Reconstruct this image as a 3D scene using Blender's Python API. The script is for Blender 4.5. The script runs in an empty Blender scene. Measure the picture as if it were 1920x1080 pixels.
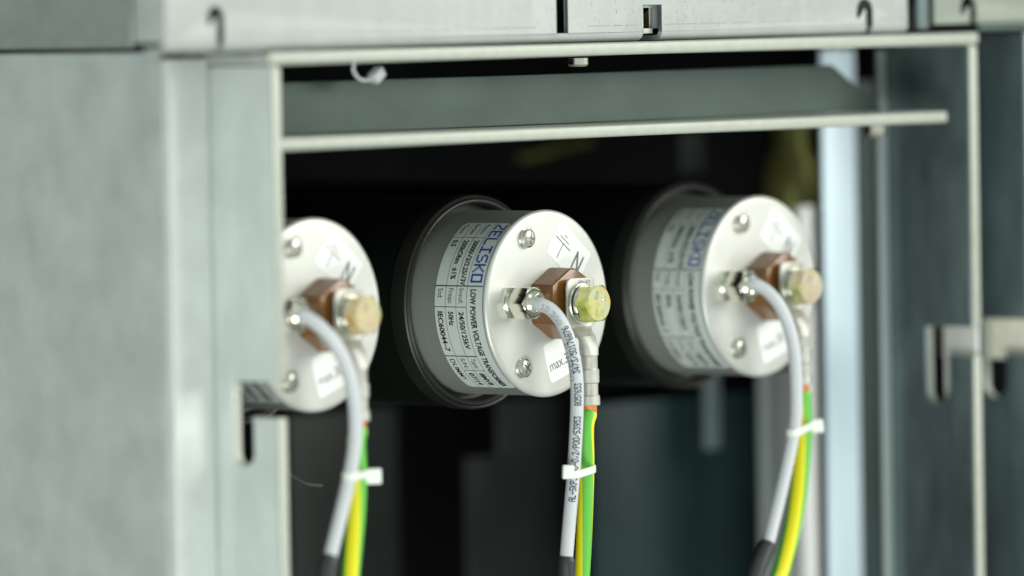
import bpy, bmesh, math, random
from mathutils import Vector, Matrix, geometry
random.seed(7)
sc = bpy.context.scene
COL = sc.collection
# ------------------------------------------------------------------ camera
F = 13400.0                       # focal length in 1920-wide pixels
TH, PT, RO = math.radians(49.2), math.radians(2.45), math.radians(1.0)
U = 0.042 / 176                   # metres per working unit (end cap radius is 176 units = 42 mm)
fw = Vector((math.sin(TH)*math.cos(PT), math.cos(TH)*math.cos(PT), -math.sin(PT)))
r0 = Vector((math.cos(TH), -math.sin(TH), 0)); u0 = r0.cross(fw)
rt = r0*math.cos(RO) - u0*math.sin(RO)
up = u0*math.cos(RO) + r0*math.sin(RO)
def ray(px, py): return fw + rt*((px-960)/F) - up*((py-540)/F)
CAM = -ray(1027, 569)*(F*U)
def at(px, py, Y):                # world point on the plane y = Y seen at that place of the photograph
    d = ray(px, py); return CAM + d*((Y-CAM.y)/d.y)
def atx(px, py, X):
    d = ray(px, py); return CAM + d*((X-CAM.x)/d.x)
cd = bpy.data.cameras.new('camera'); cam = bpy.data.objects.new('camera', cd); COL.objects.link(cam)
m = Matrix((rt, up, -fw)).transposed().to_4x4(); m.translation = CAM; cam.matrix_world = m
cd.sensor_width = 36; cd.lens = 36*F/1920; cd.clip_start = .05; cd.clip_end = 60
cd.dof.use_dof = True; cd.dof.focus_distance = F*U - .008; cd.dof.aperture_fstop = 3.5; cd.dof.aperture_blades = 0
sc.camera = cam
# ------------------------------------------------------------------ light
w = bpy.data.worlds.new('World'); sc.world = w; w.use_nodes = True
nt = w.node_tree; bg = nt.nodes['Background']
tc = nt.nodes.new('ShaderNodeTexCoord'); sx = nt.nodes.new('ShaderNodeSeparateXYZ')
rp = nt.nodes.new('ShaderNodeValToRGB'); mr = nt.nodes.new('ShaderNodeMapRange')
nt.links.new(tc.outputs['Generated'], sx.inputs[0]); nt.links.new(sx.outputs['Z'], mr.inputs[0])
mr.inputs[1].default_value = -1; mr.inputs[2].default_value = 1
nt.links.new(mr.outputs[0], rp.inputs[0]); nt.links.new(rp.outputs[0], bg.inputs[0])
rp.color_ramp.elements[0].position = .0; rp.color_ramp.elements[0].color = (.42, .45, .38, 1)
rp.color_ramp.elements[1].position = 1.; rp.color_ramp.elements[1].color = (.36, .46, .46, 1)
e = rp.color_ramp.elements.new(.5); e.color = (.59, .66, .625, 1)
bg.inputs[1].default_value = .95
def area(name, loc, target, size, power, col, sy=None):
    l = bpy.data.lights.new(name, 'AREA'); l.size = size; l.energy = power; l.color = col
    if sy: l.shape = 'RECTANGLE'; l.size_y = sy
    o = bpy.data.objects.new(name, l); COL.objects.link(o); o.location = loc
    o.rotation_euler = (Vector(target)-Vector(loc)).to_track_quat('-Z', 'Y').to_euler(); return o
area('room_lamp', (1.7, -2.2, 1.0), (0, 0, 0), 1.6, 66, (1, .975, .91))
area('ceiling_lamp', (-.9, -1.3, 1.9), (0, 0, 0), 1.0, 3, (.95, 1, .97))
area('low_left_softbox', (-1.9, -1.9, -1.35), (0, 0, 0), 1.3, 54, (.96, 1, .975))  # added softbox from low left, brightens the housings and name plates
sc.view_settings.view_transform = 'Standard'; sc.view_settings.look = 'None'
sc.view_settings.exposure = 0; sc.view_settings.gamma = 1; sc.view_settings.use_curve_mapping = False
sc.cycles.max_bounces = 8; sc.cycles.sample_clamp_indirect = 6

# ------------------------------------------------------------------ materials
def mat(name, col, rough=.5, metal=0., noise=None, bump=None, var=0., coat=0., sss=0., stretch=(1, 1, 1), spec=None, rvar=0.):
    m = bpy.data.materials.new(name); m.use_nodes = True; t = m.node_tree; b = t.nodes['Principled BSDF']
    b.inputs['Base Color'].default_value = (*col, 1); b.inputs['Roughness'].default_value = rough
    b.inputs['Metallic'].default_value = metal; b.inputs['Coat Weight'].default_value = coat
    if spec is not None: b.inputs['Specular IOR Level'].default_value = spec
    if sss:
        b.inputs['Subsurface Weight'].default_value = sss; b.inputs['Subsurface Radius'].default_value = (.004, .004, .004)
    if noise:
        tc = t.nodes.new('ShaderNodeTexCoord'); mp = t.nodes.new('ShaderNodeMapping'); mp.inputs['Scale'].default_value = stretch
        t.links.new(tc.outputs['Object'], mp.inputs[0])
        n = t.nodes.new('ShaderNodeTexNoise'); n.inputs['Scale'].default_value = noise; n.inputs['Detail'].default_value = 5; n.inputs['Roughness'].default_value = .6
        t.links.new(mp.outputs[0], n.inputs[0])
        if var:
            r = t.nodes.new('ShaderNodeValToRGB'); t.links.new(n.outputs[0], r.inputs[0])
            r.color_ramp.elements[0].position = .3; r.color_ramp.elements[1].position = .7
            r.color_ramp.elements[0].color = (*[c*(1-var) for c in col], 1); r.color_ramp.elements[1].color = (*[min(1, c*(1+var)) for c in col], 1)
            t.links.new(r.outputs[0], b.inputs['Base Color'])
        if rvar:
            q = t.nodes.new('ShaderNodeMapRange'); t.links.new(n.outputs[0], q.inputs[0])
            q.inputs[1].default_value = .3; q.inputs[2].default_value = .7
            q.inputs[3].default_value = rough-rvar; q.inputs[4].default_value = rough+rvar; t.links.new(q.outputs[0], b.inputs['Roughness'])
        if bump:
            bp = t.nodes.new('ShaderNodeBump'); bp.inputs['Strength'].default_value = bump; bp.inputs['Distance'].default_value = .0004
            t.links.new(n.outputs[0], bp.inputs['Height']); t.links.new(bp.outputs[0], b.inputs['Normal'])
    return m
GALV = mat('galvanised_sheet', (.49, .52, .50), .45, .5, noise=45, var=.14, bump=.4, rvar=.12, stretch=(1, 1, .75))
GALVD = mat('galvanised_shaded', (.18, .24, .25), .40, .7, noise=55, var=.22, bump=.2, rvar=.08, stretch=(1, 1, .35))  # same galvanised steel, dark interior reflections painted into a darker colour
COVER = mat('coated_cover', (.41, .437, .42), .5, .25, noise=90, var=.06, bump=.2, stretch=(1, 1, .3))
LIP = mat('sheet_edge', (.42, .445, .385), .5, .2, noise=160, var=.06, bump=.4)
CHAN = mat('shaded_channel_steel', (.068, .105, .092), .5, .3, noise=45, var=.16, bump=.2, stretch=(.5, 1, 1))  # steel web standing in shade, the shade is put into the colour
DARK = mat('dark_interior', (.003, .0038, .0034), .6)
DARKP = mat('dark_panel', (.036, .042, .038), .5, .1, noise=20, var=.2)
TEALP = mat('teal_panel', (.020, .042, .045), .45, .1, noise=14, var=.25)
BLACK = mat('black_resin', (.006, .009, .007), .32, 0, noise=60, bump=.06)
CAP = mat('cap_metal', (.60, .61, .575), .42, .32, noise=38, var=.05, bump=.16, rvar=.1)
RIMM = mat('collar_steel', (.022, .023, .020), .42, .3, noise=40, var=.2)
RIB = mat('screw_steel', (.62, .61, .55), .25, .9, noise=300, var=.1)
BROWN = mat('brown_moulding', (.19, .078, .018), .25, 0, noise=120, var=.14, bump=.12, coat=.15)
STICK = mat('sticker_white', (.88, .90, .885), .45, noise=80, var=.01)
LABEL = mat('label_silver', (.74, .82, .78), .45, .1, noise=80, var=.02)
INKB = mat('blue_ink', (.02, .06, .36), .5)
INK = mat('black_ink', (.012, .018, .018), .5)
INKG = mat('grey_ink', (.10, .11, .105), .5)
INKN = mat('navy_ink', (.035, .04, .075), .5)
NICKEL = mat('nickel_plate', (.80, .77, .66), .13, 1., noise=90, var=.06, bump=.05)
TIN = mat('tinned_copper', (.50, .495, .45), .5, .45, noise=170, var=.10, bump=.35, rvar=.08)
ZINC = mat('zinc_washer', (.66, .69, .60), .26, .95, noise=140, var=.15, bump=.15)
COPPER = mat('copper_strands', (.75, .27, .08), .35, .8, noise=300, var=.3, bump=.6, stretch=(4, 4, .3))
GREY = mat('grey_cable', (.575, .60, .62), .46, 0, noise=120, var=.02, bump=.05)
GREEN = mat('green_insulation', (.13, .50, .055), .38)
YELLOW = mat('yellow_insulation', (.80, .74, .012), .38)
RUBBER = mat('black_sleeve', (.03, .03, .032), .45, noise=150, bump=.2)
TIE = mat('nylon_tie', (.82, .85, .80), .35, sss=.3)
STRIP = mat('steel_blue_reflection', (.60, .74, .82), .4, .1, noise=18, var=.13, stretch=(2, 1, .25))  # bluish light reflected by the steel, put into its base colour
PALE = mat('pale_rail', (.66, .68, .65), .5, .1, noise=30, var=.06)
GREYR = mat('grey_rail', (.42, .48, .47), .5, .3)
OLIVE = mat('olive_brass', (.22, .22, .065), .4, .5, noise=30, var=.35)
GOLD = mat('brass_yellow', (.85, .48, .10), .3, .7)
BARM = mat('dim_bar', (.13, .18, .18), .5)
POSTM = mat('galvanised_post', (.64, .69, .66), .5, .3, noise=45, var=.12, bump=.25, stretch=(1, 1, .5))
FLNG = mat('galvanised_flange', (.64, .67, .64), .5, .2, noise=45, var=.08)
WHITER = mat('white_rail', (.86, .88, .86), .5)
SHADOWP = mat('gap_shade_green', (.045, .07, .068), .5, noise=20, var=.2)  # colour standing in for the shade of the gap beside the right sheet
MARK = mat('crease_mark', (.20, .21, .19), .6)
TAN = mat('tan_bracket', (.80, .76, .64), .5, .1, noise=60, var=.18)
# brushed housing: fine turning rings round the axis
HOUS = mat('brushed_housing', (.36, .39, .365), .4, .65)
t = HOUS.node_tree; b = t.nodes['Principled BSDF']
tc = t.nodes.new('ShaderNodeTexCoord'); mp = t.nodes.new('ShaderNodeMapping'); mp.inputs['Scale'].default_value = (3, 900, 3)
n = t.nodes.new('ShaderNodeTexNoise'); n.inputs['Scale'].default_value = 1.6; n.inputs['Detail'].default_value = 3
r = t.nodes.new('ShaderNodeValToRGB'); r.color_ramp.elements[0].color = (.46, .50, .47, 1); r.color_ramp.elements[1].color = (.66, .70, .66, 1)
bp = t.nodes.new('ShaderNodeBump'); bp.inputs['Strength'].default_value = .5; bp.inputs['Distance'].default_value = .0002
t.links.new(tc.outputs['Object'], mp.inputs[0]); t.links.new(mp.outputs[0], n.inputs[0]); t.links.new(n.outputs[0], r.inputs[0])
t.links.new(r.outputs[0], b.inputs['Base Color']); t.links.new(n.outputs[0], bp.inputs['Height']); t.links.new(bp.outputs[0], b.inputs['Normal'])
# yellow chromate: iridescent patches of the plating itself
def chromate(name, cols):
    m = mat(name, (.8, .8, .4), .21, .88); t = m.node_tree; b = t.nodes['Principled BSDF']
    tc = t.nodes.new('ShaderNodeTexCoord'); n = t.nodes.new('ShaderNodeTexNoise'); n.inputs['Scale'].default_value = 95; n.inputs['Detail'].default_value = 3
    r = t.nodes.new('ShaderNodeValToRGB'); els = r.color_ramp.elements
    els[0].position = .3; els[0].color = (*cols[0], 1); els[1].position = .7; els[1].color = (*cols[-1], 1)
    for i, c in enumerate(cols[1:-1]): e = els.new(.3+.4*(i+1)/(len(cols)-1)); e.color = (*c, 1)
    bp = t.nodes.new('ShaderNodeBump'); bp.inputs['Strength'].default_value = .12; bp.inputs['Distance'].default_value = .0003
    t.links.new(tc.outputs['Object'], n.inputs[0]); t.links.new(n.outputs[0], r.inputs[0]); t.links.new(r.outputs[0], b.inputs['Base Color'])
    t.links.new(n.outputs[0], bp.inputs['Height']); t.links.new(bp.outputs[0], b.inputs['Normal']); return m
BOLT = chromate('chromate_bolt', [(.55, .66, .12), (.92, .84, .36), (.80, .84, .52), (.95, .72, .26)])
BOLTO = chromate('chromate_bolt_warm', [(.86, .62, .25), (.90, .76, .50), (.88, .70, .42), (.80, .80, .40)])
BOLTP = chromate('chromate_bolt_rosy', [(.70, .74, .30), (.90, .72, .52), (.90, .74, .58), (.86, .80, .40)])

# ------------------------------------------------------------------ object helpers
def link(name, me, material, parent=None, smooth=None):
    mats = material if isinstance(material, (list, tuple)) else [material]
    if not len(me.materials):
        for x in mats: me.materials.append(x)
    else: me.materials[0] = mats[0]
    o = bpy.data.objects.new(name, me); COL.objects.link(o)
    if parent is not None: o.parent = parent
    if smooth is not None:
        ang = math.radians(smooth)
        bm = bmesh.new(); bm.from_mesh(me)
        for f in bm.faces: f.smooth = True
        for e in bm.edges:
            if len(e.link_faces) != 2 or e.link_faces[0].normal.angle(e.link_faces[1].normal, 0) > ang: e.smooth = False
        bm.to_mesh(me); bm.free()
    return o
def obj(name, bm, material, parent=None, smooth=32, normals=True):
    if normals: bmesh.ops.recalc_face_normals(bm, faces=bm.faces)
    me = bpy.data.meshes.new(name); bm.to_mesh(me); bm.free()
    return link(name, me, material, parent, smooth)
def tag(o, label=None, cat=None, group=None, kind=None):
    if label: o['label'] = label
    if cat: o['category'] = cat
    if group: o['group'] = group
    if kind: o['kind'] = kind
    return o
def empty(name, loc=(0, 0, 0)):
    o = bpy.data.objects.new(name, None); COL.objects.link(o); o.location = loc; o.empty_display_size = .02; return o
def W(a, b, d): return Vector((a*U, -d*U, b*U))       # local right, up, forward -> metres
def box(bm, x0, x1, y0, y1, z0, z1, bev=0):
    vs = [bm.verts.new((x, y, z)) for x in (x0, x1) for y in (y0, y1) for z in (z0, z1)]
    fs = [(0, 1, 3, 2), (4, 6, 7, 5), (0, 4, 5, 1), (2, 3, 7, 6), (0, 2, 6, 4), (1, 5, 7, 3)]
    faces = [bm.faces.new([vs[i] for i in f]) for f in fs]
    if bev:
        es = list({e for f in faces for e in f.edges})
        bmesh.ops.bevel(bm, geom=es, offset=bev, segments=3, profile=.5, affect='EDGES')
def rings(bm, rs, close=False, cap=(True, True), mi=None):
    vr = [[bm.verts.new(p) for p in r] for r in rs]; n = len(rs[0])
    pairs = list(zip(vr, vr[1:])) + ([(vr[-1], vr[0])] if close else [])
    for A, B in pairs:
        for i in range(n):
            f = bm.faces.new((A[i], A[(i+1) % n], B[(i+1) % n], B[i]))
            if mi: f.material_index = mi(i)
    if not close:
        if cap[0]: bm.faces.new(vr[0])
        if cap[1]: bm.faces.new(vr[-1][::-1])
    return vr
def lathe(bm, prof, a=0, b=0, seg=96, rf=None, cap=(True, True)):   # prof of (d, r); rf(phi, r) may shape it
    rs = []
    for d, r_ in prof:
        rs.append([W(a+(rf(2*math.pi*k/seg, r_) if rf else r_)*math.cos(2*math.pi*k/seg), b+(rf(2*math.pi*k/seg, r_) if rf else r_)*math.sin(2*math.pi*k/seg), d) for k in range(seg)])
    rings(bm, rs, cap=cap)
def hexr(phi, apo, rot=0):
    q = (phi-rot) % (math.pi/3) - math.pi/6
    return apo/math.cos(q)
def hexnut(bm, a, b, d0, d1, R, rot=0., seg=96, backch=False, flatr=.96):
    apo = R*math.cos(math.pi/6)
    def ring(fn):
        out = []
        for k in range(seg):
            ph = 2*math.pi*k/seg; d, r_ = fn(ph); out.append(W(a+r_*math.cos(ph), b+r_*math.sin(ph), d))
        return out
    hx = lambda ph: hexr(ph, apo, rot)
    rs = [ring(lambda p: (d0, hx(p)))]
    if backch: rs = [ring(lambda p: (d0, apo*flatr)), ring(lambda p: (d0+.3+(hx(p)-apo*flatr)*.6, hx(p)))]
    rs += [ring(lambda p: (d1-.3-(hx(p)-apo*flatr)*.62, hx(p))), ring(lambda p: (d1, apo*flatr))]
    rings(bm, rs)
def smoothpath(pts, step):
    P = [pts[0]*2-pts[1]] + list(pts) + [pts[-1]*2-pts[-2]]; out = []
    for i in range(1, len(P)-2):
        p0, p1, p2, p3 = P[i-1:i+3]; n = max(2, int((p2-p1).length/step))
        for k in range(n):
            t = k/n
            out.append(.5*((2*p1)+(p2-p0)*t+(2*p0-5*p1+4*p2-p3)*t*t+(3*p1-p0-3*p2+p3)*t**3))
    out.append(pts[-1]); return out
REF = -fw
def frames(path):
    fr = []
    for i, p in enumerate(path):
        t = (path[min(i+1, len(path)-1)]-path[max(i-1, 0)]).normalized()
        n = (REF - t*REF.dot(t)).normalized(); fr.append((p, t, n, t.cross(n)))
    return fr
def tube(bm, path, rad, seg=32, mi=None, twist=0.):
    fr = frames(path); n = len(fr)
    rs = []
    for i, (p, t, nn, bb) in enumerate(fr):
        r_ = rad(i/(n-1)) if callable(rad) else rad
        rs.append([p+(nn*math.cos(2*math.pi*k/seg+twist*i/n)+bb*math.sin(2*math.pi*k/seg+twist*i/n))*r_ for k in range(seg)])
    rings(bm, rs, mi=mi)
# text and pixel lettering as flat polygon lists [(verts2d), (faces)]
def text_poly(s, bold=0.):
    c = bpy.data.curves.new('t', 'FONT'); c.body = s; c.size = 1; c.offset = bold; c.resolution_u = 3; c.fill_mode = 'FRONT'
    o = bpy.data.objects.new('t', c); COL.objects.link(o)
    me = bpy.data.meshes.new_from_object(o.evaluated_get(bpy.context.evaluated_depsgraph_get()))
    vs = [(v.co.x, v.co.y) for v in me.vertices]; fs = [tuple(p.vertices) for p in me.polygons]
    bpy.data.objects.remove(o); bpy.data.curves.remove(c); bpy.data.meshes.remove(me); return vs, fs
def fit(poly, x0, x1, y0, y1, capref=None):
    vs, fs = poly; mx0 = min(v[0] for v in vs); mx1 = max(v[0] for v in vs)
    my0, my1 = (0, .73) if capref is None else capref
    return [(x0+(v[0]-mx0)/(mx1-mx0)*(x1-x0), y0+(v[1]-my0)/(my1-my0)*(y1-y0)) for v in vs], fs
PX = {'0': '01110 10001 10001 10001 10001 10001 01110', '1': '00100 01100 00100 00100 00100 00100 01110', '2': '01110 10001 00001 00010 00100 01000 11111',
 '3': '11111 00010 00100 00010 00001 10001 01110', '4': '00010 00110 01010 10010 11111 00010 00010', '5': '11111 10000 11110 00001 00001 10001 01110',
 '6': '00110 01000 10000 11110 10001 10001 01110', '7': '11111 00001 00010 00100 01000 01000 01000', '8': '01110 10001 10001 01110 10001 10001 01110',
 '9': '01110 10001 10001 01111 00001 00010 01100', 'A': '01110 10001 10001 11111 10001 10001 10001', 'L': '10000 10000 10000 10000 10000 10000 11111',
 '-': '00000 00000 00000 11111 00000 00000 00000', 'S': '01111 10000 10000 01110 00001 00001 11110', 'K': '10001 10010 10100 11000 10100 10010 10001',
 'P': '11110 10001 10001 11110 10000 10000 10000', ',': '00000 00000 00000 00000 00110 00100 01000', '/': '00000 00001 00010 00100 01000 10000 00000',
 'Z': '11111 00001 00010 00100 01000 10000 11111', 'E': '11111 10000 10000 11110 10000 10000 11111', 'I': '11111 00100 00100 00100 00100 00100 11111',
 'O': '11111 10001 10001 10001 10001 10001 11111', ':': '00000 00100 00100 00000 00100 00100 00000', '.': '00000 00000 00000 00000 00000 01100 01100', ' ': '00000 '*7}
def pixel_poly(s, dot=1.0, fullw=False):
    vs, fs = [], []
    for ci, ch in enumerate(s):
        for ry, row in enumerate(PX[ch].split()):
            for cx, v in enumerate(row):
                if v == '1':
                    h = dot/2; hx_ = h*1.06 if fullw else h
                    x, y = ci*6+cx+.5, 6-ry+.5; k = len(vs)
                    vs += [(x-hx_, y-h), (x+hx_, y-h), (x+hx_, y+h), (x-hx_, y+h)]; fs.append((k, k+1, k+2, k+3))
    return vs, fs
def put(bm, poly, fn):
    vs, fs = poly; V = [bm.verts.new(fn(*v)) for v in vs]
    for f in fs:
        try: bm.faces.new([V[i] for i in f])
        except ValueError: pass
def rect_poly(x0, x1, y0, y1, nx=1, ny=1, rad=0):
    if rad:
        vs = []
        for cx, cy, a0 in ((x1-rad, y1-rad, 0), (x0+rad, y1-rad, 90), (x0+rad, y0+rad, 180), (x1-rad, y0+rad, 270)):
            for k in range(7): a = math.radians(a0+15*k); vs.append((cx+rad*math.cos(a), cy+rad*math.sin(a)))
        return vs, [tuple(range(len(vs)))]
    vs = [(x0+(x1-x0)*i/nx, y0+(y1-y0)*j/ny) for i in range(nx+1) for j in range(ny+1)]
    return vs, [(i*(ny+1)+j, (i+1)*(ny+1)+j, (i+1)*(ny+1)+j+1, i*(ny+1)+j+1) for i in range(nx) for j in range(ny)]
# sheet metal: 2-D outline with holes, real thickness, softened edges
def sheet_mesh(outline, holes, th, bev=.0004):
    c = bpy.data.curves.new('s', 'CURVE'); c.dimensions = '2D'; c.fill_mode = 'BOTH'
    c.extrude = th/2-bev; c.bevel_depth = bev; c.bevel_resolution = 2; c.offset = -bev
    for loop in [outline]+holes:
        s = c.splines.new('POLY'); s.points.add(len(loop)-1); s.use_cyclic_u = True
        for p, q in zip(s.points, loop): p.co = (q[0], q[1], 0, 1)
    o = bpy.data.objects.new('s', c); COL.objects.link(o)
    me = bpy.data.meshes.new_from_object(o.evaluated_get(bpy.context.evaluated_depsgraph_get()))
    bpy.data.objects.remove(o); bpy.data.curves.remove(c); return me
def sheet(name, outline, holes, th, fn, material, parent=None, bev=.0004):   # fn(p, q, t) -> world
    me = sheet_mesh(outline, holes, th, bev)
    for v in me.vertices: v.co = fn(v.co.x, v.co.y, v.co.z)
    bm = bmesh.new(); bm.from_mesh(me); bmesh.ops.remove_doubles(bm, verts=bm.verts, dist=1e-6)
    bmesh.ops.recalc_face_normals(bm, faces=bm.faces); bm.to_mesh(me); bm.free(); me.name = name
    return link(name, me, material, parent, 40)
def arc(cx, cy, r_, a0, a1, n=10): return [(cx+r_*math.cos(math.radians(a0+(a1-a0)*k/n)), cy+r_*math.sin(math.radians(a0+(a1-a0)*k/n))) for k in range(n+1)]

# ------------------------------------------------------------------ setting: the cubicle and its sheet metal
YF = -.0368                                    # front plane of the frame
TK = .0057                                     # thickness of the folded sheet edges
ZT = at(505, 97, YF).z                         # top of the frame
XL0 = at(514, 600, YF).x; XL1 = XL0+TK
XR1 = at(1834, 500, YF).x; XR0 = XR1-TK
ZB = -.30
bm = bmesh.new()
for q in ((XL1+.001, .42, .46, .47, -.4, .4), (-.24, .42, .02, .46, .24, .25), (-.24, .42, .02, .46, -.41, -.4), (-.225, XL1-.001, .02, .46, -.4, .24), (.42, .43, .02, .46, -.4, .24)): box(bm, *q)
tag(obj('cabinet_interior', bm, DARK), kind='structure')
bm = bmesh.new(); box(bm, -3, 3, -1.0, 3, -1.52, -1.5); tag(obj('floor', bm, mat('floor_screed', (.22, .23, .21), .6, noise=3, var=.1)), kind='structure')

def Lnotch(yfront, zt, zb, zslot, wdeep, side=1):
    "outline of a -X facing sheet in (y, z): front edge at yfront with an L slot opening forward"
    pass
def post(name, X0, X1, yb, z_top, z_nt, z_nb, z_sb, y_s0, y_s1, material, label):
    root = empty(name, ((X0+X1)/2, yb, ZB)); tag(root, label, 'sheet panel')
    r_ = abs(y_s1-y_s0)/2
    out = [(YF, z_top), (yb, z_top), (yb, ZB), (YF, ZB), (YF, z_nb)] + [(y_s1+.0012, z_nb), (y_s1, z_nb-.0012), (y_s1, z_sb+r_)]
    # path goes: slot right side down, round the bottom, left side up, back along the notch top
    out += arc((y_s0+y_s1)/2, z_sb+r_, r_, 180, 360, 12)   # y_s1 is nearest the front (smaller y)
    out += [(y_s0, z_nt-.001), (y_s0-.001, z_nt), (YF, z_nt)]
    o = sheet('sheet', out, [], TK, lambda p, q, t_: Vector((((X0+X1)/2+t_), p, q)), [material, LIP], root, .0009)
    for pf in o.data.polygons:
        if abs(pf.normal.x) < .5: pf.material_index = 1
    o.matrix_parent_inverse = Matrix.Translation(-root.location); return root
# left sheet with its notch
def yof(px, py, X): return atx(px, py, X).y
def zof(px, py, X): return atx(px, py, X).z
ybL = yof(391, 600, XL0)
pl = post('frame_sheet', XL0, XL1, ybL, ZT-TK-.0002, zof(490, 716, XL0), zof(500, 784, XL0), zof(455, 874, XL0),
     yof(438, 800, XL0), yof(474, 800, XL0), POSTM, 'light galvanised upright sheet with an L shaped slot, left of the three transformers')
XF = at(318, 600, ybL-.001).x
bm = bmesh.new(); box(bm, XF, XL0-.0002, ybL-.003, ybL+.0025, ZB, zof(391, 108, XL0), .0011)
o = obj('back_flange', bm, FLNG, pl); o.matrix_parent_inverse = Matrix.Translation(-pl.location)
bm = bmesh.new(); box(bm, XF, XF+.003, ybL+.0026, .40, ZB, at(300, 97, .02).z, .0008)
tag(obj('side_wall_panel', bm, GALV), 'large mottled galvanised side wall filling the left edge', 'wall panel')
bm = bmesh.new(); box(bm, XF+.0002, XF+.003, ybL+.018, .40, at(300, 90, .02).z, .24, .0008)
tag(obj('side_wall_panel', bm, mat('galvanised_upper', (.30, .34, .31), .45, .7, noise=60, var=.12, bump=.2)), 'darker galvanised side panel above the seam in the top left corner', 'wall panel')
# right sheet with its notch
ybR = yof(1662, 600, XR0)
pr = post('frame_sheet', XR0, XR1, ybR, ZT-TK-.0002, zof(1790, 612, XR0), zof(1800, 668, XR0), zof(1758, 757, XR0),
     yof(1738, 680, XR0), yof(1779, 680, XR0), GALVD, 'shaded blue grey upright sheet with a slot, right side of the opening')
bm = bmesh.new(); box(bm, XR0-.0065, XR0-.0002, ybR-.003, ybR-.0002, ZB, ZT-TK-.002, .0007)
o = obj('back_flange', bm, GREYR, pr); o.matrix_parent_inverse = Matrix.Translation(-pr.location)
# bright folded front edges of the two sheets are parts of their own colour
def edge_strip(X0, X1, segs, root, mt):
    for z0, z1 in segs:
        bm = bmesh.new(); box(bm, X0-.0001, X1+.0001, YF-.0012, YF-.00005, z0, z1, .0005)
        o = obj('front_edge', bm, mt, root); o.matrix_parent_inverse = Matrix.Translation(-root.location)
edge_strip(XL0, XL1, [(zof(520, 716, XL0)+.0002, ZT-TK-.001), (ZB, zof(520, 784, XL0)-.0002)], pl, LIP)
edge_strip(XR0, XR1, [(zof(1820, 612, XR0)+.0002, ZT-TK-.001), (ZB, zof(1820, 668, XR0)-.0002)], pr, LIP)
# next compartment's sheet
XN = at(1926, 500, YF).x
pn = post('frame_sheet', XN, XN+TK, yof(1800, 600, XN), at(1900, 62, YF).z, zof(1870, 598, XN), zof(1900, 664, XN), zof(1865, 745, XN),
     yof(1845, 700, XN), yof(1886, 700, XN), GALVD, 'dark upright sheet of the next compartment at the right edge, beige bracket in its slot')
edge_strip(XN, XN+TK, [(zof(1920, 598, XN)+.0002, at(1900, 62, YF).z-.001), (ZB, zof(1920, 664, XN)-.0002)], pn, LIP)
bm = bmesh.new(); p = at(1832, 632, .01); q = at(1990, 632, .01)
box(bm, XN+TK+.0005, XN+TK+.05, YF+.004, .02, zof(1890, 675, XN), zof(1890, 585, XN), .001)
tag(obj('slot_bracket', bm, TAN), 'beige bracket showing through the slot at the right edge', 'bracket')
bm = bmesh.new(); box(bm, XR1+.0005, XR1+.003, YF+.002, yof(1768, 640, XR1), zof(1800, 790, XR0), zof(1800, 598, XR0), .0006)
tag(obj('slot_bracket', bm, PALE), 'pale grey bracket plate showing through the slot of the right upright sheet', 'bracket')

# top lip (shelf whose front edge frames the opening)
XE = at(1832, 72, YF).x
root = empty('top_shelf', (0, YF, ZT)); tag(root, 'pale folded steel edge running along the top of the opening', 'shelf edge')
bm = bmesh.new(); box(bm, at(503, 105, YF).x, XE-.0002, YF+.0026, .012, ZT-TK+.0002, ZT-.0002, .0008)
o = obj('shelf_plate', bm, GALV, root); o.matrix_parent_inverse = Matrix.Translation(-root.location)
bm = bmesh.new(); box(bm, at(500, 105, YF).x, XE, YF-.0014, YF+.0025, ZT-TK, ZT, .0013)
o = obj('front_lip', bm, LIP, root); o.matrix_parent_inverse = Matrix.Translation(-root.location)
# channel: bottom flange + standing web with a cut corner
root = empty('support_channel', (0, YF, .08)); tag(root, 'dark grey channel below the top edge with pale front lip and cut right corner', 'steel channel')
ZC1 = at(1200, 232, YF).z; ZC0 = ZC1-.0053
XC = at(1776, 214, YF).x
bm = bmesh.new(); box(bm, XL1+.0003, XC, YF-.0005, .0095, ZC0, ZC1, .0012)
o = obj('front_lip', bm, LIP, root); o.matrix_parent_inverse = Matrix.Translation(-root.location)
YW = .0062
zt = at(900, 143, YW).z; xa = at(1556, 122, YW).x; xb = at(1648, 204, YW).x
sheet_o = sheet('web', [(XL1+.0005, ZC1+.0002), (xb, ZC1+.0002), (xb, ZC1+.001), (xa, zt), (XL1+.0005, zt)], [], .003, lambda p, q, t_: Vector((p, YW+t_, q)), CHAN, root)
sheet_o.matrix_parent_inverse = Matrix.Translation(-root.location)

# upper cover with slots
YC = YF+.0006; CT = .0022
cx0 = at(309, 50, YC).x; cx1 = at(1702, 40, YC).x; cz0 = ZT+.0042; cz1 = .165
def hook_hole(px, pyt=12):       # J shaped slot that runs out through the bottom of the cover
    x1 = at(px+16, 60, YC).x; wd = x1-at(px+3.5, 60, YC).x; R = (x1-at(px-14, 60, YC).x)/2
    zc = at(px, pyt, YC).z-R; cxx = x1-R
    out = arc(cxx, zc, R, 0, 180, 14)                 # outer arc right -> left
    out += [(cxx-R, zc-.0022), (cxx-R+.0010, zc-.0036), (cxx-R+wd*.8, zc-.0012)]
    out += arc(cxx, zc, R-wd, 180, 0, 10)[1:]
    return out, x1, x1-wd, zc
segs = []
holes = []; notches = []
for px, pyt in ((404, 12), (1621, -3)):
    o_, xr, xl, zc = hook_hole(px, pyt); notches.append((xl, xr, zc, o_))
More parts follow.
